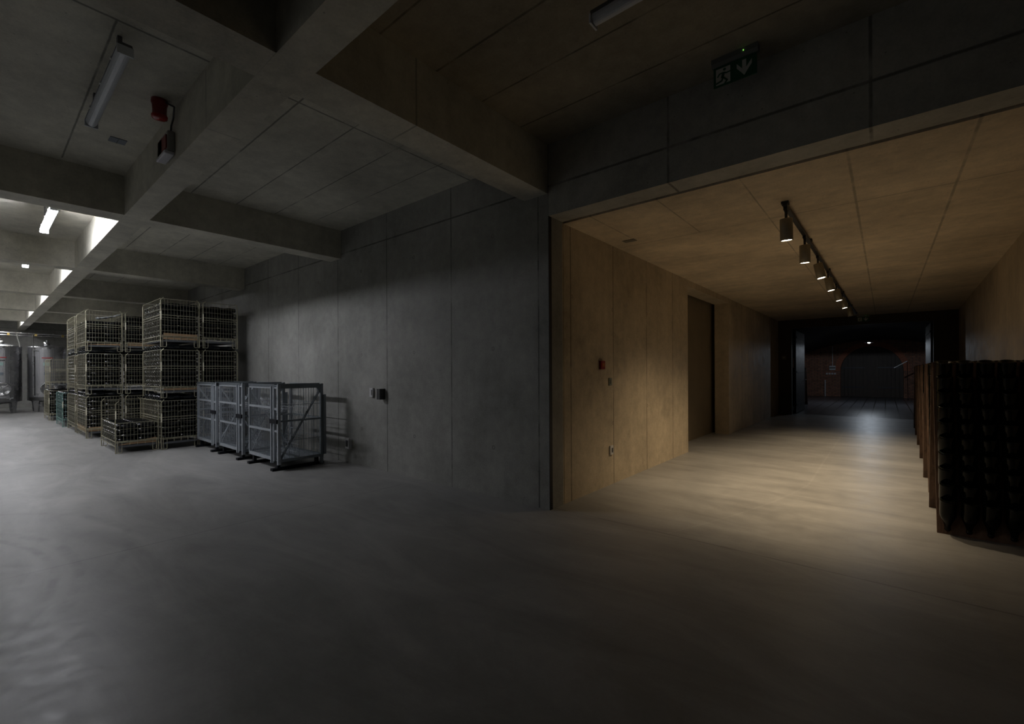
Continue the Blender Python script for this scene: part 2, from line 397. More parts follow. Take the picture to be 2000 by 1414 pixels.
for (xa, xb) in ((AC - AR, AC - .01), (AC + .01, AC + AR)):
    nb = 8
    for i in range(nb):
        a = xa + (xb - xa) * i / nb + .006; b = xa + (xb - xa) * (i + 1) / nb - .006; m_ = (a + b) / 2
        top = AS + math.sqrt(max(0, AR ** 2 - max(abs(a - AC), abs(b - AC)) ** 2)) if True else 0
        mb.box((a, 28.72, .01), (b, 28.78, max(AS, top)))
mb.box((AC - AR, 28.78, 0), (AC + AR, 28.8, AS + AR))
d4 = struct('door_4', mb, Mdoorw)
h = MB()
for (xa, xb) in ((AC - AR + .05, AC - .25), (AC + .25, AC + AR - .05)):
    for z in (.45, 1.45): h.box((xa, 28.70, z), (xb, 28.72, z + .06))
h.build('hinge_strap', simple('iron_strap', (.05, .05, .055), .5, .7), d4)

# ------------------------------------------------------------ lamps
def tube_lamp(x0, x1, y, zb, on, label, grp='linear tube lamps under the coffered ceiling', zc=ZC):
    L = x1 - x0
    t = thing('tube_lamp', label, 'lamp', ((x0 + x1) / 2, y, zb), 0, grp)
    # rounded diffuser
    prof = []
    n = 10
    w, hh = .037, .048
    prof = [(-w, hh)] + [(-w * math.cos(PI * k / n) , hh * .9 - hh * .9 * math.sin(PI * k / n)) for k in range(n + 1)] + [(w, hh)]
    mb = MB(); mb.prism(prof, 0, -L / 2 + .012, L / 2 - .012)
    d = mb.build('diffuser', Mlenson if on else Mlens, t)
    mb = MB(); mb.prism([(-.041, .048), (.041, .048), (.034, .075), (-.034, .075)], 0, -L / 2, L / 2)
    mb.build('housing', Mhouse, t)
    for sx in (-1, 1):
        MB().box((sx * L * .5 - .006, -.041, -.002), (sx * L * .5 + .006, .041, .055)).build('end_cap', Mlens, t)
        MB().box((sx * L * .36 - .02, -.012, .075), (sx * L * .36 + .02, .012, zc - zb)).build('bracket', Mhouse, t)
    for sx in (-.3, .05, .35):
        MB().box((sx * L - .012, -.045, .040), (sx * L + .012, -.039, .056)).build('clip', Mwhite, t)
    return t
tube_lamp(-5.0, -3.70, .615, 3.42, False, 'unlit white tube lamp on the ceiling beside the red siren')
tube_lamp(-8.62, -7.33, .59, 3.275, True, 'bright lit tube lamp, nearest of the burning ones')
tube_lamp(-12.15, -11.0, .59, 3.35, True, 'lit tube lamp of which only a round white tip shows below a beam')
tube_lamp(-16.4, -15.1, .59, 3.43, True, 'lit tube lamp hidden behind the fourth crossing beam from the wall corner')
tube_lamp(-20.4, -19.1, .59, 3.43, True, 'lit tube lamp hidden behind the fifth crossing beam before the tanks')
tube_lamp(-24.6, -23.3, .59, 3.43, True, 'lit tube lamp hidden nearest the steel tanks')
for (xa, w_) in ((-12.2, 'nearest'), (-16.3, 'middle'), (-20.3, 'farthest')):  # lit lamps added out of view to brighten the far ceiling bays
    tube_lamp(xa, xa + 1.27, -3.2, 3.33, True, '%s added tube lamp, unseen left of the picture, to brighten the far bays' % w_)
tube_lamp(-1.36, -.07, 2.42, 3.50, False, 'unlit tube lamp cut by the top picture edge in the warm bay', zc=ZCR)

def spot_light(parent, loc, direction, power, angle, blend, col, size=.03):
    l = bpy.data.lights.new('beam', 'SPOT'); l.energy = power; l.spot_size = angle; l.spot_blend = blend; l.color = col; l.shadow_soft_size = size
    o = bpy.data.objects.new('beam', l); COL.objects.link(o); o.location = loc
    o.rotation_euler = Vector(direction).to_track_quat('-Z', 'Y').to_euler()
    if parent: o.parent = parent
    return o
# track and spotlights in the passage
def tx(y): return -.70 + .009 * (y - 4.9)
t = thing('lighting_track', 'long black lighting track along the passage ceiling carrying the spotlights', 'lighting track', (0, 0, 0))
mb = MB()
mb.hexa([(tx(4.75) - .018, 4.75, 2.90), (tx(4.75) + .018, 4.75, 2.90), (tx(15.4) + .018, 15.4, 2.90), (tx(15.4) - .018, 15.4, 2.90),
         (tx(4.75) - .018, 4.75, 2.925), (tx(4.75) + .018, 4.75, 2.925), (tx(15.4) + .018, 15.4, 2.925), (tx(15.4) - .018, 15.4, 2.925)])
mb.build('rail', Mtrack, t)
for y in (4.78, 6.35, 8.4, 11.0, 13.4, 15.3): MB().box((tx(y) - .03, y - .03, 2.92), (tx(y) + .03, y + .03, 2.946)).build('ceiling_clip', Mtrack, t)
SP = [(4.82, -6, 0, True), (5.98, -4, 0, True), (7.15, 0, -11, True), (8.38, 0, -11, True), (9.7, 0, -12, True), (10.95, 0, -12, True), (12.7, 4, -10, False)]
ORD = ['nearest', 'second', 'third', 'fourth', 'fifth', 'sixth', 'last']
def spotlight(i, y, tiltx, tilty, on):
    x = tx(y)
    lab = '%s of the lit bronze cylinder spotlights on the passage track, counted from the camera' % ORD[i] if on else 'unlit cylinder spotlight at the far end of the passage track by the green sign'
    s = thing('track_spotlight', lab, 'spotlight', (x, y, 2.90), 0, 'cylinder spotlights on the track')
    mb = MB(); mb.box((-.015, -.05, -.03), (.015, .05, 0)); mb.build('adapter', Mtrack, s)
    mb = MB(); mb.tube((0, 0, -.03), (0, 0, -.10), .012, 10); mb.build('stem', Mtrack, s)
    M = Matrix.Translation((0, 0, -.10)) @ Matrix.Rotation(math.radians(tilty), 4, 'Y') @ Matrix.Rotation(math.radians(-tiltx), 4, 'X')
    R = .053; Lc = .20
    mb = MB(); mb.lathe([(0, 0), (R - .004, 0), (R, -.004), (R, -Lc), (R - .006, -Lc), (R - .007, -Lc + .02)], 24, M)
    mb.build('can', Mcan, s)
    mb = MB(); mb.lathe([(0, -Lc + .006), (R - .006, -Lc + .006)], 24, M); mb.build('lens', Mspoton if on else Mspotoff, s)
    if on:
        d = Vector(((-.10, -.13, -.09, 0, .08, .08)[i], .20 if i == 0 else .05, -1)).normalized(); p = M @ Vector((0, 0, -Lc - .004))
        spot_light(s, p, d, SPOT * (.72, 1.0, .85, .7, .6, .5)[i], math.radians((76, 120, 116, 100, 92, 88)[i]), 1.0, WARM, .04)
for i, a in enumerate(SP): spotlight(i, *a)
# hanging lamp in the vault
t = thing('pendant_lamp', 'bright white lamp shining over the tiled cellar floor before the brick arch', 'lamp', (-.49, 22.5, 2.45))
MB().box((-.02, -.02, .02), (.02, .02, vz(-.49) - 2.45 + .02)).build('rod', Mtrack, t)
mb = MB(); mb.lathe([(.02, .06), (.13, .02), (.15, 0.0), (.14, .0), (.02, .05)], 20); mb.build('shade', Msteel_dk, t)
mb = MB(); mb.lathe([(0, -.035), (.03, -.02), (.035, 0), (.02, .03), (0, .035)], 14); mb.build('bulb', simple('bulb_glow', (1, 1, 1), .3, emit=(.85, .92, 1), es=260), t)
pl = bpy.data.lights.new('glow', 'SPOT'); pl.energy = 60; pl.spot_size = math.radians(178); pl.spot_blend = .05; pl.color = (.78, .88, 1.0); pl.shadow_soft_size = .03
po = bpy.data.objects.new('glow', pl); COL.objects.link(po); po.location = (0, 0, -.06); po.parent = t

# ------------------------------------------------------------ bottles
def bottle_profile(hi):
    if hi: return [(0, .028), (.018, .022), (.030, .008), (.034, .001), (.0375, 0), (.0415, .0025), (.0440, .008), (.0445, .016), (.0445, .135), (.042, .16), (.034, .19), (.024, .22), (.0175, .25), (.0145, .275), (.0175, .279), (.0175, .287), (.015, .297), (0, .298)]
    return [(0, .02), (.036, 0), (.0445, .008), (.0445, .14), (.030, .20), (.0155, .26), (.0165, .295), (0, .297)]
bhi = MB(); bhi.lathe(bottle_profile(True), 22); BHI = bhi.mesh('riddling_bottle', Mglass)
blo = MB(); blo.lathe(bottle_profile(False), 10); BLO = blo.mesh('cage_bottle', Mglassc)
LOV = [Vector(v) for v in blo.v]; LOF = blo.f
def put_bottle(me, name, M, label, group):
    o = bpy.data.objects.new(name, me); COL.objects.link(o); o.matrix_world = M
    return tag(o, label, 'bottle', group)
class Many:
    def __init__(s): s.v = []; s.f = []
    def add(s, M):
        b = len(s.v); s.v += [tuple(M @ v) for v in LOV]; s.f += [[b + i for i in f] for f in LOF]
    def build(s, name, mat, label, cat):
        me = bpy.data.meshes.new(name); me.from_pydata(s.v, [], s.f); me.materials.append(mat)
        me.polygons.foreach_set('use_smooth', [True] * len(s.f)); me.update()
        o = bpy.data.objects.new(name, me); COL.objects.link(o); return tag(o, label, cat, None, 'stuff')
def axisM(p, d, spin=0):     # local +Z along d
    q = Vector(d).to_track_quat('Z', 'Y'); return Matrix.Translation(p) @ q.to_matrix().to_4x4() @ Matrix.Rotation(spin, 4, 'Z')
ROWN = ['top', 'second', 'third', 'fourth', 'fifth', 'sixth', 'seventh', 'eighth', 'ninth', 'tenth', 'eleventh', 'twelfth', 'thirteenth', 'fourteenth', 'fifteenth']

# ------------------------------------------------------------ riddling racks in the passage
LEAN, HR, TH = .37, 1.46, .032
UN = ['nearest', 'second', 'third', 'fourth', 'fifth', 'sixth']
rack_rest = Many()
def leaf_mb(y0, sgn, wd_):
    mb = MB(); y1 = y0 + sgn * LEAN
    def strip(xa, xb, za, zb, off=0, th=TH):
        def yy(z): return y0 + sgn * LEAN * z / HR + sgn * off
        mb.hexa([(xa, yy(za), za), (xb, yy(za), za), (xb, yy(za) + sgn * th, za), (xa, yy(za) + sgn * th, za),
                 (xa, yy(zb), zb), (xb, yy(zb), zb), (xb, yy(zb) + sgn * th, zb), (xa, yy(zb) + sgn * th, zb)])
    strip(0, .06, 0, HR); strip(wd_ - .06, wd_, 0, HR)            # stiles to the floor
    strip(.06, wd_ - .06, .0, HR - .01, .004, TH - .008)        # pierced board
    strip(.0, wd_, HR - .06, HR, -.004, TH + .008)
    strip(.06, wd_ - .06, .55, .60, TH - .004, .02)
    return mb
def rack(i, x, y, gap, wd_=.765, indiv=0, label=None, group='riddling racks in a row along the passage wall'):
    t = thing('riddling_rack', label, 'riddling rack', (x, y, 0), 0, group)
    leaf_mb(0, 1, wd_).build('front_leaf', Mrack, t)
    leaf_mb(gap, -1, wd_).build('rear_leaf', Mrack, t)
    mb = MB()
    for xx in (.12, wd_ - .12): mb.box((xx - .02, LEAN - .01, HR - .03), (xx + .02, gap - LEAN + .01, HR - .015))
    mb.build('hinge', Msteel_dk, t)
    a = math.radians(17)
    for side in (0, 1):
        for r in range(10):
            for c in range(6):
                zr = 1.462 - .1275 * r
                zh = zr - .27 * math.cos(a); yh = LEAN * zh / HR
                dy = yh - .27 * math.sin(a)
                jx = random.uniform(-.003, .003); px = .066 + .1265 * c + jx
                spin = random.uniform(0, 6.28)
                if side == 0: P = Vector((x + px, y + dy, zr)); d = (0, math.sin(a), -math.cos(a))
                else: P = Vector((x + px, y + gap - dy, zr)); d = (0, -math.sin(a), -math.cos(a))
                M = axisM(P, d, spin) @ Matrix.Diagonal((1.22, 1.22, 1.0, 1.0))
                if side == 0 and c < indiv:
                    if indiv == 6: lab = 'dark bottle, %s row down, %s column from the left, of the nearest riddling rack' % (ROWN[r], ['first', 'second', 'third', 'fourth', 'fifth', 'sixth'][c])
                    else: lab = 'left edge bottle of the %s riddling rack from the camera, %s from the top' % (UN[i], ['first'] + ROWN[1:] and (['first'] + ROWN[1:])[r])
                    put_bottle(BHI, 'riddling_bottle', M, lab, 'bottles neck down in the riddling racks')
                else: rack_rest.add(M)
    return t
RY = [5.26, 6.91, 8.56, 10.20, 11.85, 13.35]
for i, y in enumerate(RY):
    rack(i, .335 + .022 * (y - 5.26), y, .95, indiv=6 if i == 0 else 1,
         label=('nearest wooden riddling rack full of dark bottles, at the right picture edge' if i == 0 else
                '%s wooden riddling rack from the camera in the row by the right wall' % UN[i]))
rack(6, .95, 17.4, .95, label='dark riddling rack beyond the portal at the right, before the brick wall', group='riddling racks in the dark cellar')
rack(7, -3.15, 20.4, .95, label='dark riddling rack beyond the portal at the left, before the brick wall', group='riddling racks in the dark cellar')
rack_rest.build('riddling_bottles', Mglass, 'dark bottles filling the rest of the riddling racks behind the nearest ones', 'bottles')

# ------------------------------------------------------------ wire cages
LX, LY, HC = 1.36, .605, .935
R1 = .0021
def wires_v(mb, xs, y, z0, z1, ax='x'):
    for v in xs:
        a = (v, y, z0) if ax == 'x' else (y, v, z0); b = (v, y, z1) if ax == 'x' else (y, v, z1)
        mb.tube(a, b, R1, 4, caps=False)
def wires_h(mb, a0, a1, y, zs, ax='x', r=R1):
    for z in zs:
        a = (a0, y, z) if ax == 'x' else (y, a0, z); b = (a1, y, z) if ax == 'x' else (y, a1, z)
        mb.tube(a, b, r, 4, caps=False)
def frange(a, b, n): return [a + (b - a) * k / n for k in range(n + 1)]
def make_cage(name, label, loc, M, half=False, card=None, group='yellow wire cages packed with bottles', sheet=False):
    t = thing(name, label, 'wire cage', loc, 0, group)
    zb, zt = .205, .885; zm = .555
    # mesh panels: front (+X face), back, side toward the hall (-Y), side toward the wall
    def panel(kind, lo, ztop, frame=True):
        mb = MB(); zs = frange(zb, ztop, max(2, round((ztop - zb) / .098)))
        if kind in 'fb':
            x = -.006 if kind == 'f' else -LX + .006
            wires_v(mb, frange(.015, LY - .015, 12), x, zb, ztop, 'y'); wires_h(mb, .01, LY - .01, x, zs, 'y')
            if ztop > zm + .1: wires_h(mb, .01, LY - .01, x + .001, (zm - .012, zm + .03), 'y', .004)
            wires_h(mb, .01, LY - .01, x, (ztop,), 'y', .005)
        else:
            y = .006 if kind == 's' else LY - .006
            wires_v(mb, frange(-LX + .015, -.015, 14), y, zb, ztop); wires_h(mb, -LX + .01, -.01, y, zs)
            if ztop > zm + .1: wires_h(mb, -LX + .01, -.01, y - .001, (zm - .012, zm + .03), 'x', .004)
            wires_h(mb, -LX + .01, -.01, y, (ztop,), 'x', .005)
        return mb
    top = zm - .03 if half else zt
    panel('f', 0, top).build('front_mesh', M, t); panel('s', 0, top).build('side_mesh', M, t)
    panel('b', 0, zt).build('back_mesh', M, t); panel('w', 0, zt).build('side_mesh', M, t)
    for (x, y, sx, sy) in ((-.004, .004, -1, 1), (-.004, LY - .004, -1, -1), (-LX + .004, .004, 1, 1), (-LX + .004, LY - .004, 1, -1)):
        mb = MB(); mb.tube((x, y, .0), (x, y, zt - .03), .0065, 6); mb.tube((x, y + sy * .03, .02), (x, y + sy * .03, zb + .02), .005, 6)
        mb.tube((x, y, zt - .03), (x, y + sy * .045, zt + .025), .0055, 6)
        mb.build('post', M, t)
        mb = MB()                                             # looped foot
        mb.path([(x, y + sy * .005, .13), (x, y + sy * .005, .012), (x, y + sy * .02, .005), (x, y + sy * .07, .005), (x, y + sy * .085, .02), (x, y + sy * .085, .13)], .0055, 6)
        mb.tube((x + sx * .0, y + sy * .045, .006), (x + sx * .10, y + sy * .045, .006), .005, 6)
        mb.build('foot', M, t)
    mb = MB()
    for y in (.004, LY - .004):
        mb.tube((-LX, y, zb), (0, y, zb), .006, 6); mb.tube((-LX, y, .125), (0, y, .125), .006, 6)
        for k in range(11): mb.tube((-LX * (k + .5) / 11, y, .125), (-LX * (k + .5) / 11, y, zb), .004, 4)
    for x in (-.004, -LX + .004):
        mb.tube((x, 0, zb), (x, LY, zb), .006, 6); mb.tube((x, 0, .185), (x, LY, .185), .005, 6)
        for k in range(5): mb.tube((x, .09 + (LY - .18) * k / 4, .125), (x, .09 + (LY - .18) * k / 4, zb), .005, 4)
    mb.build('base_frame', M, t)
    mb = MB(); mb.box((-LX + .01, .05, .108), (-.004, LY - .05, .122)); mb.box((-.012, .06, .100), (0, LY - .06, .135))
    mb.build('tray', Mtray, t)
    mb = MB(); mb.box((-.018, .0, .50), (.004, .016, .66)) if half is False else mb.box((-.018, .0, .60), (.004, .016, .74))
    mb.build('clip', Mlabel, t)['label'] = 'cream plastic clip on the corner post'
    if card:
        lo, hi, sl = card
        mb = MB(); mb.hexa([(-.03, .05, .145), (-.014, .05, .145), (-.014, LY - .04, .145), (-.03, LY - .04, .145), (-.03, .05, lo), (-.014, .05, lo), (-.014, LY - .04, hi), (-.03, LY - .04, hi)])
        if sl: mb.box((-LX + .05, .013, .14), (-.05, .02, lo))
        tag(mb.build('cardboard_sheet', Mcard), 'brown cardboard in the base of the ' + ' '.join(label.replace('yellow wire ', '').split()[:8]), 'cardboard', 'cardboard sheets in the wire cages').location = loc
    return t
cage_rest = Many(); n_ind = [0]
def fill(loc, layers, label, indiv=False, front=True, ends=True, jit=.004):
    x0, y0, z0 = loc
    nc = 14; px = (LX - .06) / nc; zl = .0865
    for l in range(layers):
        for c in range(nc):
            x = x0 - .075 - px * c + (px * .25 if l % 2 else 0) * (1 if c else 0)
            z = z0 + .175 + .045 + zl * l * .93
            if x > x0 - .055: x = x0 - .055
            fl = (c + l) % 2
            for k in (0, 1):
                vis = (k == 0 and front) or (c < 3) or l == layers - 1
                if not vis: continue
                dy = random.uniform(-.008, .008)
                if fl == 0: P = (x, y0 + .012 + k * .295 + dy * .3, z); d = (0, 1, random.uniform(-.01, .01)); ln = .28
                else: P = (x, y0 + .300 + k * .285 + dy * .3, z); d = (0, -1, random.uniform(-.01, .01))
                M = axisM(Vector(P), d, random.uniform(0, 6)) @ Matrix.Scale(.955, 4)
                if indiv and k == 0 and n_ind[0] < 300:
                    n_ind[0] += 1
                    r = layers - 1 - l
                    put_bottle(BLO, 'cage_bottle', M, 'dark bottle, %s layer down, %s from the right, in the %s' % (ROWN[r], (['first'] + ROWN[1:])[c], label), 'bottles lying in the wire cages')
                else: cage_rest.add(M)
# near stack beside the grey containers
NX = -10.10
names = ['bottom', 'middle', 'top']
for k in range(3):
    for (yy, col_) in ((2.15, 'front'), (2.805, 'wall-side')):
        lab = '%s %s yellow wire cage of the tall stack beside the grey containers' % (names[k], col_)
        make_cage('wire_cage', lab, (NX, yy, HC * k), Mzinc, card={(1, 2.15): (.19, .185, False), (2, 2.15): (.26, .25, False)}.get((k, yy)))
        fill((NX, yy, HC * k), 8 if k == 2 else 10, 'tall stack, %s cage' % names[k], indiv=(yy < 2.5 and k > 0), front=(yy < 2.5))
# half-open cage in front
make_cage('wire_cage', 'half-open yellow wire cage on the floor with its upper front folded away', (-10.20, 1.535, 0), Mzinc, half=True, card=(.15, .235, False))
fill((-10.20, 1.535, 0), 4, 'half-open cage', indiv=True)
# far stack
for j, X in enumerate((-13.10, -14.72)):
    for k in range(3):
        for (yy, col_) in ((1.50, 'front'), (2.15, 'wall-side')):
            if j == 1 and yy > 2: continue
            lab = '%s %s yellow wire cage of the %s stack on the left' % (names[k], col_, ['second', 'third'][j])
            make_cage('wire_cage', lab, (X, yy, HC * k), Mzinc, card={(0, 0, 1.50): (.235, .23, True), (0, 2, 2.15): (.22, .22, False), (0, 2, 1.50): (.15, .18, False)}.get((j, k, yy)))
            fill((X, yy, HC * k), (6 if yy < 2 else 8) if k == 2 else 10, lab, front=(yy < 2))
# green cage and the far cage with an empty one on top
make_cage('wire_cage', 'single green tinted wire cage on the floor left of the far stack', (-16.35, 1.43, 0), Mzincg); fill((-16.35, 1.43, 0), 9, '')
make_cage('wire_cage', 'low wire cage of bottles standing near the steel tanks', (-18.9, 1.37, 0), Mzinc); fill((-18.9, 1.37, 0), 9, '')
make_cage('wire_cage', 'empty see-through wire cage stacked near the steel tanks', (-19.0, 1.40, HC), Mzinc)
cage_rest.build('cage_bottles', Mglassc, 'dark bottles filling the wire cages deeper in the rows and stacks', 'bottles')
# crumpled film in the far stack
mb = MB(); rows = []
nx, ny = 9, 12
for i in range(nx):
    for j in range(ny):
        u, v = i / (nx - 1), j / (ny - 1)
        rows.append((-13.14 - .30 * u, 1.70 + .38 * v, HC * 2 + .735 + .10 * v ** 1.5 + random.uniform(-.02, .02)))
fs = [(i * ny + j, i * ny + j + 1, (i + 1) * ny + j + 1, (i + 1) * ny + j) for i in range(nx - 1) for j in range(ny - 1)]
mb.add(rows, fs, True); fo = mb.build('plastic_film', simple('white_film', (.62, .66, .70), .3, noise=.2))
sm = fo.modifiers.new('thick', 'SOLIDIFY'); sm.thickness = .006
tag(fo, 'crumpled white plastic film lying on the bottles in the top left cage', 'plastic film')

# ------------------------------------------------------------ grey steel mesh containers
GX, GY, GZ = 1.06, .66, 1.235
def container():
    t = thing('mesh_container', 'grey steel mesh container with open side, rightmost of three beside the wall', 'mesh container', (0, 0, 0), 0, 'grey steel mesh containers')
    # front (-Y side) door panel
    mb = MB()
    mb.box((-GX, 0, .13), (-GX + .03, .03, 1.20)); mb.box((-.23, -.012, .10), (-.205, .03, 1.20)); mb.box((-.205, .004, .10), (-.175, .012, 1.20))
    mb.box((-GX + .02, .0, .135), (-.2, .028, .18)); mb.box((-GX + .02, 0, .545), (-.2, .022, .575)); mb.box((-GX + .02, 0, .875), (-.2, .022, .905)); mb.box((-GX + .02, 0, 1.165), (-.2, .022, 1.185))
    for k in range(20): mb.tube((-GX + .06 + k * .039, .014, .15), (-GX + .06 + k * .039, .014, 1.17), .0028, 4, caps=False)
    d = mb.build('front_panel', Mgalv, t)
    mb = MB(); mb.tube((-GX + .12, .005, .20), (-GX + .55, .005, .62), .0045, 6); mb.build('brace_rod', Mgalv, t)
    # narrow outer frame at the right of the door
    mb = MB()
    mb.box((-.155, .0, .13), (-.135, .03, 1.19)); mb.box((-.03, -.004, .09), (.006, .036, 1.215)); mb.box((-.15, .005, 1.165), (-.02, .028, 1.19))
    for z in (.545, .86): mb.box((-.15, .005, z), (-.02, .02, z + .03))
    mb.build('corner_frame', Mgalv, t)
    MB().box((-.24, -.02, .67), (.0, .0, .73)).build('latch', Msteel_dk, t)
    # right end frame (faces +X), open with diagonal
    mb = MB()
    mb.box((-.03, GY - .045, .02), (.01, GY - .005, 1.19)); mb.box((-.035, GY - .01, .16), (.03, GY + .03, 1.06))
    mb.box((-.03, 0, 1.165), (.006, GY - .06, 1.235)); mb.prism([(GY - .10, 1.22), (GY - .02, 1.22), (GY - .005, 1.20), (GY - .005, 1.06), (GY - .03, 1.06), (GY - .10, 1.16)], 0, -.03, .008)
    mb.box((-.03, 0, .125), (.006, GY, .165)); mb.box((-.02, 0, .69), (-.0, GY - .03, .715))
    mb.build('end_frame', Mgalvd, t)
    mb = MB(); mb.tube((-.01, .02, .14), (-.01, GY - .05, 1.13), .017, 4); mb.build('diagonal_brace', Mgalvd, t)
    mb = MB()
    for k in range(1, 9):
        mb.tube((-.012, .02 + k * .07, .15), (-.012, .02 + k * .07, 1.18), .0028, 4, caps=False)
    for z in (.42, .93): mb.tube((-.012, .02, z), (-.012, GY - .04, z), .004, 4, caps=False)
    mb.build('end_mesh', Mgalvd, t)
    # left end and back
    mb = MB()
    mb.box((-GX, GY - .04, .02), (-GX + .04, GY, 1.20)); mb.box((-GX, 0, .125), (-GX + .03, GY, .165)); mb.box((-GX, 0, 1.165), (-GX + .03, GY, 1.20)); mb.box((-GX, .0, .69), (-GX + .02, GY, .715))
    for k in range(1, 9): mb.tube((-GX + .012, .02 + k * .07, .15), (-GX + .012, .02 + k * .07, 1.18), .0028, 4, caps=False)
    mb.tube((-GX + .02, .02, 1.13), (-GX + .02, GY - .05, .18), .015, 4)
    mb.build('end_frame', Mgalv, t)
    mb = MB()
    mb.box((-GX, GY - .03, 1.175), (0, GY, 1.225)); mb.box((-GX, GY - .03, .125), (0, GY, .165)); mb.box((-GX, GY - .02, .69), (0, GY, .715))
    for k in range(1, 12): mb.tube((-GX + k * .088, GY - .012, .15), (-GX + k * .088, GY - .012, 1.18), .0028, 4, caps=False)
    for z in (.42, .93): mb.tube((-GX, GY - .012, z), (0, GY - .012, z), .004, 4, caps=False)
    mb.build('back_panel', Mgalvd, t)
    mb = MB(); mb.box((-GX, -.0, 1.19), (-.12, .04, 1.225)); mb.box((-GX, 0, 1.20), (0, .03, 1.215))
    for k in range(7): mb.tube((-GX + .05 + k * .15, .01, 1.205), (-GX + .05 + k * .15, GY, 1.205), .004, 4)
    mb.build('top_frame', Mgalvd, t)
    mb = MB(); mb.box((-GX + .02, .02, .135), (-.02, GY - .02, .145))
    for k in range(6): mb.box((-GX + .04, .05 + k * .1, .145), (-.03, .07 + k * .1, .155))
    mb.build('floor_plate', Mgalvd, t)
    for x in (-GX + .12, -.10):
        mb = MB(); mb.box((x - .04, -.05, .0), (x + .04, GY + .04, .035)); mb.box((x - .03, .02, .035), (x + .03, .06, .128)); mb.box((x - .03, GY - .08, .035), (x + .03, GY - .04, .128))
        mb.build('skid', Msteel_dk, t)
    # folded wire shelf lying inside
    mb = MB()
    for k in range(16): mb.tube((-GX + .12 + k * .055, .10, .80), (-GX + .12 + k * .055, .30, .92), .003, 4)
    for k in range(5): mb.tube((-GX + .10, .10 + .05 * k, .80 + .03 * k), (-.12, .10 + .05 * k, .80 + .03 * k), .0035, 4)
    for k in range(10): mb.tube((-.75 + .055 * k, .35, .16), (-.85 + .055 * k, .60, .95), .003, 4)
    for k in range(7): mb.tube((-.78 + .01 * k, .36 + .035 * k, .2 + .11 * k), (-.22 + .01 * k, .36 + .035 * k, .2 + .11 * k), .0035, 4)
    mb.build('folded_shelf', Mgalv, t)
    return t
c0 = container()
for i, (x, y, lab) in enumerate([(-6.56, 2.72, 'grey steel mesh container with open end and diagonal bar, rightmost of three by the wall'),
                               (-7.84, 2.71, 'middle one of the three grey steel mesh containers'),
                               (-9.02, 2.70, 'leftmost grey steel mesh container, against the wire cages')]):
    c = c0 if i == 0 else copy_tree(c0)
    c.location = (x, y, 0); c['label'] = lab

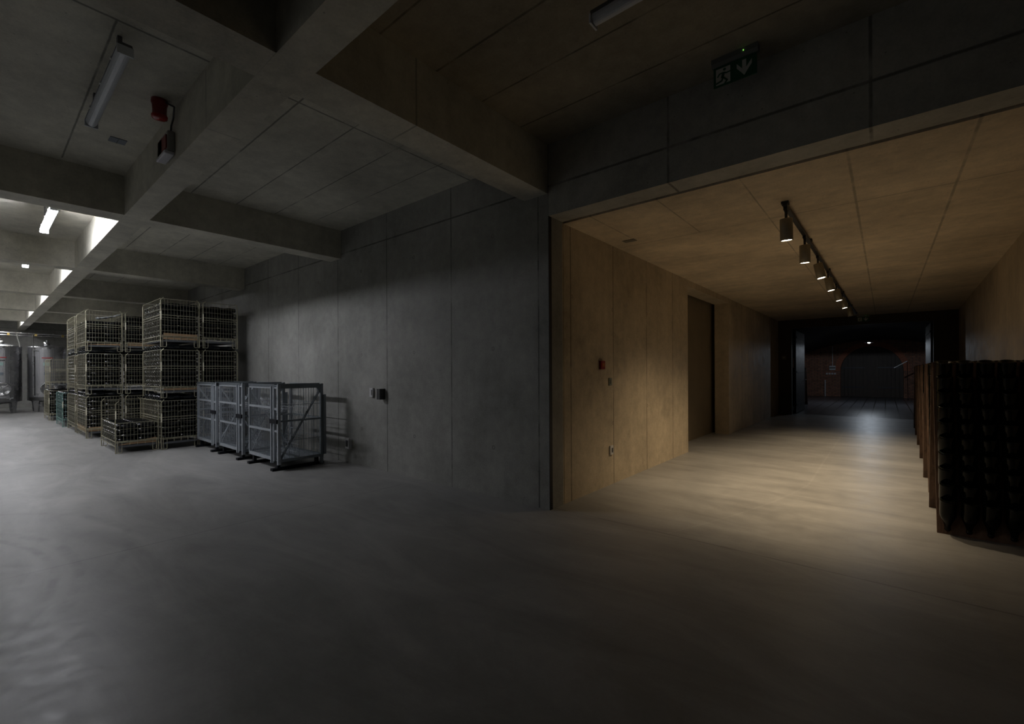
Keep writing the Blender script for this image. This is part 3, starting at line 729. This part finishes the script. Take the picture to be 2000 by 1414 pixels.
# ------------------------------------------------------------ steel tanks
def tank(cx, cy, r, ztop, lab, hole=True):
    t = thing('wine_tank', lab, 'steel tank', (cx, cy, 0), 0, 'stainless wine tanks at the end wall')
    zb = .42
    mb = MB(); mb.lathe([(0, zb - .10), (r * .5, zb - .07), (r, zb), (r, ztop - .0)], 48); mb.build('shell', Minox, t)
    mb = MB(); mb.lathe([(r + .004, ztop - .03), (r + .012, ztop - .015), (r + .004, ztop), (r * .95, ztop + .02), (r * .3, ztop + .09), (0, ztop + .10)], 48); mb.build('lid', Minox, t)
    # dimple jacket band on the front quarter
    mb = MB(); n = 20; zs = (zb + .12, ztop - .08)
    def band(a0, a1, z0, z1, rr, m=1):
        vs = []; 
        for k in range(n + 1):
            a = math.radians(a0 + (a1 - a0) * k / n)
            for (q, z) in ((rr, z0), (rr, z1), (rr - .006, z0), (rr - .006, z1)): vs.append((q * math.cos(a), q * math.sin(a), z))
        fs = []
        for k in range(n):
            b = 4 * k
            fs += [(b, b + 4, b + 5, b + 1), (b + 2, b + 3, b + 7, b + 6), (b, b + 2, b + 6, b + 4), (b + 1, b + 5, b + 7, b + 3)]
        return vs, fs
    v, f = band(-70, 22, zs[0], zs[1], r + .008); mb.add(v, f, False); mb.build('cooling_jacket', Mdimple, t)
    mb = MB(); v, f = band(-18, 14, ztop - .42, ztop - .385, r + .013); mb.add(v, f, False)
    mb.build('maker_stripe', Mredp, t)
    mb = MB(); v, f = band(-8, 10, ztop - .52, ztop - .49, r + .013); mb.add(v, f, False); mb.build('black_stripe', Mink, t)
    mb = MB(); v, f = band(-14, 6, ztop - .68, ztop - .57, r + .014); mb.add(v, f, False); mb.build('tank_label', Mcyan, t)
    mb = MB(); v, f = band(-12, 6, ztop - 1.02, ztop - .92, r + .014); mb.add(v, f, False); mb.build('data_plate', Mplate, t)
    # manhole
    M = Matrix.Translation((r + .005, .02, .86)) @ Matrix.Rotation(PI / 2, 4, 'Y')
    mb = MB(); mb.lathe([(.23, -.02), (.23, .03), (.20, .04), (.19, .02), (.10, .03), (0, .035)], 28, M); m = mb.build('manhole', Minox, t)
    mb = MB()
    for k in range(3):
        a = k * PI / 3 + .3; mb.tube(M @ Vector((.2 * math.cos(a), .2 * math.sin(a), .06)), M @ Vector((-.2 * math.cos(a), -.2 * math.sin(a), .06)), .014, 6)
    mb.tube(M @ Vector((0, 0, .03)), M @ Vector((0, 0, .14)), .02, 8)
    mb.build('handwheel', Minox, m)
    mb = MB()
    mb.lathe([(.09, 0), (.09, .14), (.06, .15), (0, .15)], 18, Matrix.Translation((.1, 0, ztop + .05))); mb.tube((.1, 0, ztop + .2), (.1, 0, ztop + .26), .03, 8); mb.tube((.02, 0, ztop + .25), (.2, 0, ztop + .25), .012, 6)
    mb.build('neck_valve', Minox, t)
    mb = MB(); mb.tube((r + .0, .20, .52), (r + .10, .20, .52), .03, 10); mb.tube((r + .08, .12, .52), (r + .08, .28, .54), .012, 6); mb.build('drain_valve', Minox, t)
    mb = MB(); mb.tube((r * .5, -.1, zb - .1), (r * .7, -.1, zb - .22), .03, 8); mb.tube((r * .7, -.1, zb - .22), (r * .9, -.05, zb - .22), .02, 8); mb.build('outlet', Minox, t)
    for a in (40, 140, 220, 320):
        ca, sa = math.cos(math.radians(a)), math.sin(math.radians(a)); q = Vector((-sa, ca, 0))
        mb = MB(); c1 = Vector((ca, sa, 0)) * (r - .03); c2 = Vector((ca, sa, 0)) * (r - .12)
        def qd(c, w, z): return [tuple(c - q * w + Vector((0, 0, z))), tuple(c + q * w + Vector((0, 0, z)))]
        b0 = qd(c1, .05, 0) + qd(c2, .05, 0)[::-1]; t0 = qd(c1, .10, zb + .04) + qd(c2 + Vector((ca, sa, 0)) * .03, .10, zb + .04)[::-1]
        mb.hexa(b0 + t0); mb.build('leg', Minox, t)
    return t
tank(-23.95, .555, .52, 2.36, 'leftmost stainless steel wine tank cut off by the left picture edge')
tank(-23.95, 1.69, .50, 2.36, 'stainless steel wine tank behind the empty wire cage, with a pipe before it')
tank(-24.4, 2.85, .50, 2.30, 'stainless steel wine tank mostly hidden behind the far cage stack')
mb = MB(); mb.tube((-23.2, -3, 2.80), (-23.2, 3.68, 2.80), .03, 10); mb.tube((-23.25, -3, 2.73), (-23.25, 3.68, 2.73), .015, 8)
t = thing('supply_pipe', 'long horizontal steel pipe running above the tanks', 'pipe', (0, 0, 0)); mb.build('pipe_run', Minox, t)
for y in (.72, 1.37, 2.05):
    MB().box((-23.24, y - .03, 2.72), (-23.14, y + .03, 2.80)).build('valve', Mbrass, t)
t = thing('level_pipe', 'vertical pipe standing in front of the tank behind the empty cage', 'pipe', (-23.05, 1.30, 0))
mb = MB(); mb.tube((0, 0, .62), (0, 0, 2.25), .028, 10); mb.tube((0, 0, 2.25), (-.15, .0, 2.78), .016, 8); mb.build('tube', Minox, t)
MB().box((.02, .02, .62), (.035, .045, 2.0)).build('scale', Mink, t)
mb = MB(); mb.tube((0, 0, .66), (-.36, .15, .66), .012, 8); mb.tube((0, 0, 2.2), (-.36, .15, 2.2), .012, 8); mb.build('bracket', Minox, t)
t = thing('hanging_hose', 'pale hose hanging from the pipe above the leftmost tank', 'hose', (-23.2, .92, 2.8))
MB().path([(0, 0, 0), (.02, .01, -.15), (0, .05, -.32), (-.1, .07, -.46)], .015, 8).build('hose', Mwhite, t)

# ------------------------------------------------------------ fire siren, emergency light, small fittings
t = thing('fire_siren', 'red fire siren hanging from the ceiling next to the unlit tube lamp', 'siren', (-4.53, .965, 3.62))
mb = MB(); mb.lathe([(0, 0), (.055, 0), (.057, -.03), (.050, -.045), (.047, -.10), (.050, -.12), (.055, -.13)], 24); mb.build('body', Mred, t)
mb = MB(); mb.lathe([(.055, -.13), (.052, -.15), (.035, -.158), (0, -.16)], 24); mb.build('cap', simple('bright_red_plastic', (.36, .014, .01), .15), t)
t = thing('cable_loop', 'dark cable running down the beam from the siren to the emergency light', 'cable', (0, 0, 0))
MB().path([(-4.49, .99, 3.60), (-4.47, 1.05, 3.58), (-4.60, 1.072, 3.54), (-4.66, 1.072, 3.50), (-4.68, 1.072, 3.44), (-4.68, 1.06, 3.40)], .007, 8).build('cable', Msockd, t)
t = thing('emergency_light', 'white emergency light box with red sign face mounted on the beam side', 'emergency light', (-4.70, 1.078, 3.325))
mb = MB(); mb.box((-.14, -.055, -.075), (.14, 0, .095)); mb.build('box', simple('offwhite_box', (.34, .34, .32), .5), t, bevel=.012)
mb = MB(); mb.box((-.125, -.064, -.055), (.0, -.055, .06)); mb.box((-.125, -.064, -.055), (.125, -.055, .055)); mb.build('sign_face', Mreddk, t)
mb = MB(); mb.box((-.135, -.075, -.105), (.135, -.005, -.075)); mb.build('lens', simple('pale_lens', (.60, .60, .66), .3), t, bevel=.008)
t = thing('cover_plate', 'small grey rectangular cover plate on the ceiling behind the unlit lamp', 'cover plate', (-5.62, .875, ZC))
MB().box((-.062, -.062, -.006), (.062, .062, 0)).build('plate', Mplate, t, bevel=.003)
MB().box((-.058, -.002, -.008), (.058, .002, -.005)).build('slot', Mink, t)
t = thing('cover_plate', 'small rectangular cover plate on the passage ceiling near the left wall', 'cover plate', (-2.33, 4.99, 2.945))
MB().box((-.075, -.048, -.006), (.075, .048, 0)).build('plate', Mplatew, t, bevel=.003)
# exit signs
def exit_sign(loc, w, h, label, sc=1):
    t = thing('exit_sign', label, 'exit sign', loc, 0, None)
    top = .055
    mb = MB(); mb.prism([(-.035, 0), (.035, 0), (.035, -.03), (.015, -top), (-.022, -top), (-.035, -.035)], 0, -w / 2 - .01, w / 2 + .01); mb.build('housing', simple('sign_housing', (.16, .17, .16), .5), t)
    MB().tube((w * .22, -.036, -.022), (w * .22, -.040, -.022), .0035, 8).build('indicator_led', simple('green_led', (.1, .8, .2), .3, emit=(.35, 1, .15), es=1.0), t)
    mb = MB(); mb.box((-w / 2, -.012, -top - h), (w / 2, 0, -top)); mb.build('panel', Mgreen, t)
    y = -.0145
    # white door field
    dx0, dx1 = -w * .44, -w * .10; z1, z0 = -top - h * .12, -top - h * .93
    MB().box((dx0, -.0135, z0), (dx1, -.012, z1)).build('door_pictogram', Mwht, t)
    # running figure in green on it
    def q(u, v): return (dx0 + (dx1 - dx0) * u, z0 + (z1 - z0) * v)
    mb = MB()
    def limb(pts, wd_):
        for (a, b) in zip(pts[:-1], pts[1:]):
            A = Vector(q(*a)); B = Vector(q(*b)); d = (B - A).normalized(); nn = Vector((-d.y, d.x)) * wd_ * h
            P = [A - nn - d * wd_ * h * .5, A + nn - d * wd_ * h * .5, B + nn + d * wd_ * h * .5, B - nn + d * wd_ * h * .5]
            mb.hexa([(p.x, y - .001, p.y) for p in P] + [(p.x, -.0132, p.y) for p in P])
    limb([(.52, .62), (.45, .40)], .065); limb([(.50, .68), (.25, .66), (.12, .50)], .030); limb([(.55, .68), (.72, .60), (.98, .62)], .030)
    limb([(.48, .38), (.42, .20), (-.02, .10)], .038); limb([(.52, .38), (.78, .14), (.62, -.02)], .038)
    c = q(.60, .86); mb.tube((c[0], -.0132, c[1]), (c[0], y - .001, c[1]), h * .07, 12)
    mb.build('running_figure', Mgreen, t)
    mb = MB(); ax_, az = w * .22, -top - h * .5
    mb.box((ax_ - w * .045, -.0145, az - h * .15), (ax_ + w * .045, -.012, az + h * .36))
    for s in (-1, 1):
        P = [(ax_, az - h * .40), (ax_ + s * w * .17, az + h * .05), (ax_ + s * w * .17, az + h * .27), (ax_, az - h * .16)]
        P3 = [(p[0], -.0145, p[1]) for p in P] + [(p[0], -.012, p[1]) for p in P]
        mb.hexa(P3)
    mb.build('down_arrow', Mwht, t)
    return t
e = exit_sign((-.82, 3.50, 3.67), .285, .143, 'green running man exit sign with down arrow hanging before the dark lintel')
e = exit_sign((-.48, 16.22, 2.945), .27, .13, 'small dark exit sign with down arrow above the far portal')
def wall_box(name, label, cat, loc, size, face, mat, inner=None, protr=.012):
    """face 'y': on a wall facing -Y; face 'x': on a wall facing +X"""
    t = thing(name, label, cat, loc)
    w, h = size
    if face == 'y':
        MB().box((-w / 2, -protr, -h / 2), (w / 2, 0, h / 2)).build('plate', mat, t, bevel=.002)
        if inner: MB().box((w * inner[0], -protr - .004, -h * inner[1]), (w * inner[2], -protr, h * inner[1])).build('rocker', inner[3], t)
    else:
        MB().box((0, -w / 2, -h / 2), (protr, w / 2, h / 2)).build('plate', mat, t, bevel=.002)
        if inner: MB().box((protr, w * inner[0], -h * inner[1]), (protr + .004, w * inner[2], h * inner[1])).build('rocker', inner[3], t)
    return t
wall_box('light_switch', 'pale grey light switch on the concrete wall, left of the small black box', 'switch', (-5.71, Y0, 1.10), (.085, .13), 'y', Msock, (.16, .30, .34, Msockd), .03)
wall_box('junction_box', 'small black box on the concrete wall right of the light switch', 'junction box', (-5.44, Y0, 1.085), (.075, .15), 'y', Msockd, None, .09)
wall_box('socket_box', 'grey surface socket box low on the wall right of the mesh containers', 'socket', (-6.32, Y0, .305), (.10, .16), 'y', Msock, (-.3, .3, .3, Msockd), .06)
t = wall_box('fire_call_point', 'small red fire alarm call point on the passage wall', 'fire alarm', (X0, 4.755, 1.465), (.10, .10), 'x', Mred, None, .03)
MB().box((.03, -.03, -.02), (.033, .03, .025)).build('push_glass', simple('call_glass', (.45, .16, .08), .2), t)
wall_box('light_switch', 'narrow grey light switch on the passage wall below the red call point', 'switch', (X0, 4.975, 1.262), (.075, .09), 'x', simple('switch_bronze', (.20, .22, .18), .4, .2), (-.1, .25, .15, Mplatew), .012)
wall_box('wall_socket', 'grey wall socket low on the passage wall beside a formwork joint', 'socket', (X0, 4.985, .425), (.08, .11), 'x', Msock, (-.1, .25, .28, Msockd), .02)
wall_box('light_switch', 'round-buttoned dark switch on the wall left of the far portal', 'switch', (-2.445, YP, 1.78), (.12, .12), 'y', simple('old_switch', (.18, .17, .14), .4), (-.14, .14, .14, Msock), .02)
t = thing('fuse_box', 'small white switch box with a cable up the brick wall left of the arch', 'fuse box', (-2.10, 28.5, 1.48))
MB().box((-.13, -.08, -.11), (.13, 0, .11)).build('box', Msock, t); MB().box((-.12, -.085, -.03), (.12, -.08, .03)).build('cover', Msockd, t)
MB().box((-.012, -.02, .11), (.012, 0, 1.12)).build('conduit', Msock, t)
t = thing('switch_row', 'row of small white switches on the brick wall below the fuse box', 'switch', (-2.16, 28.5, 1.18))
for k in range(4): MB().box((-.22 + k * .115, -.03, -.045), (-.14 + k * .115, 0, .045)).build('switch', Msock, t)
t = thing('drain_pipe', 'thin pale pipe standing at the left foot of the brick wall', 'pipe', (-2.42, 28.45, 0))
MB().tube((0, 0, 0), (0, 0, .85), .03, 10).build('pipe', Msock, t)
t = thing('metal_rail', 'slanted metal rod leaning before the cellar door on the right', 'rod', (.30, 26.5, 0))
mb = MB(); mb.tube((0, 0, 1.45), (.45, 0, 1.75), .018, 8); mb.build('rod', Msock, t); mb = MB(); mb.tube((.45, 0, 1.75), (.47, 0, 0), .012, 6); mb.build('post', Msteel_dk, t)
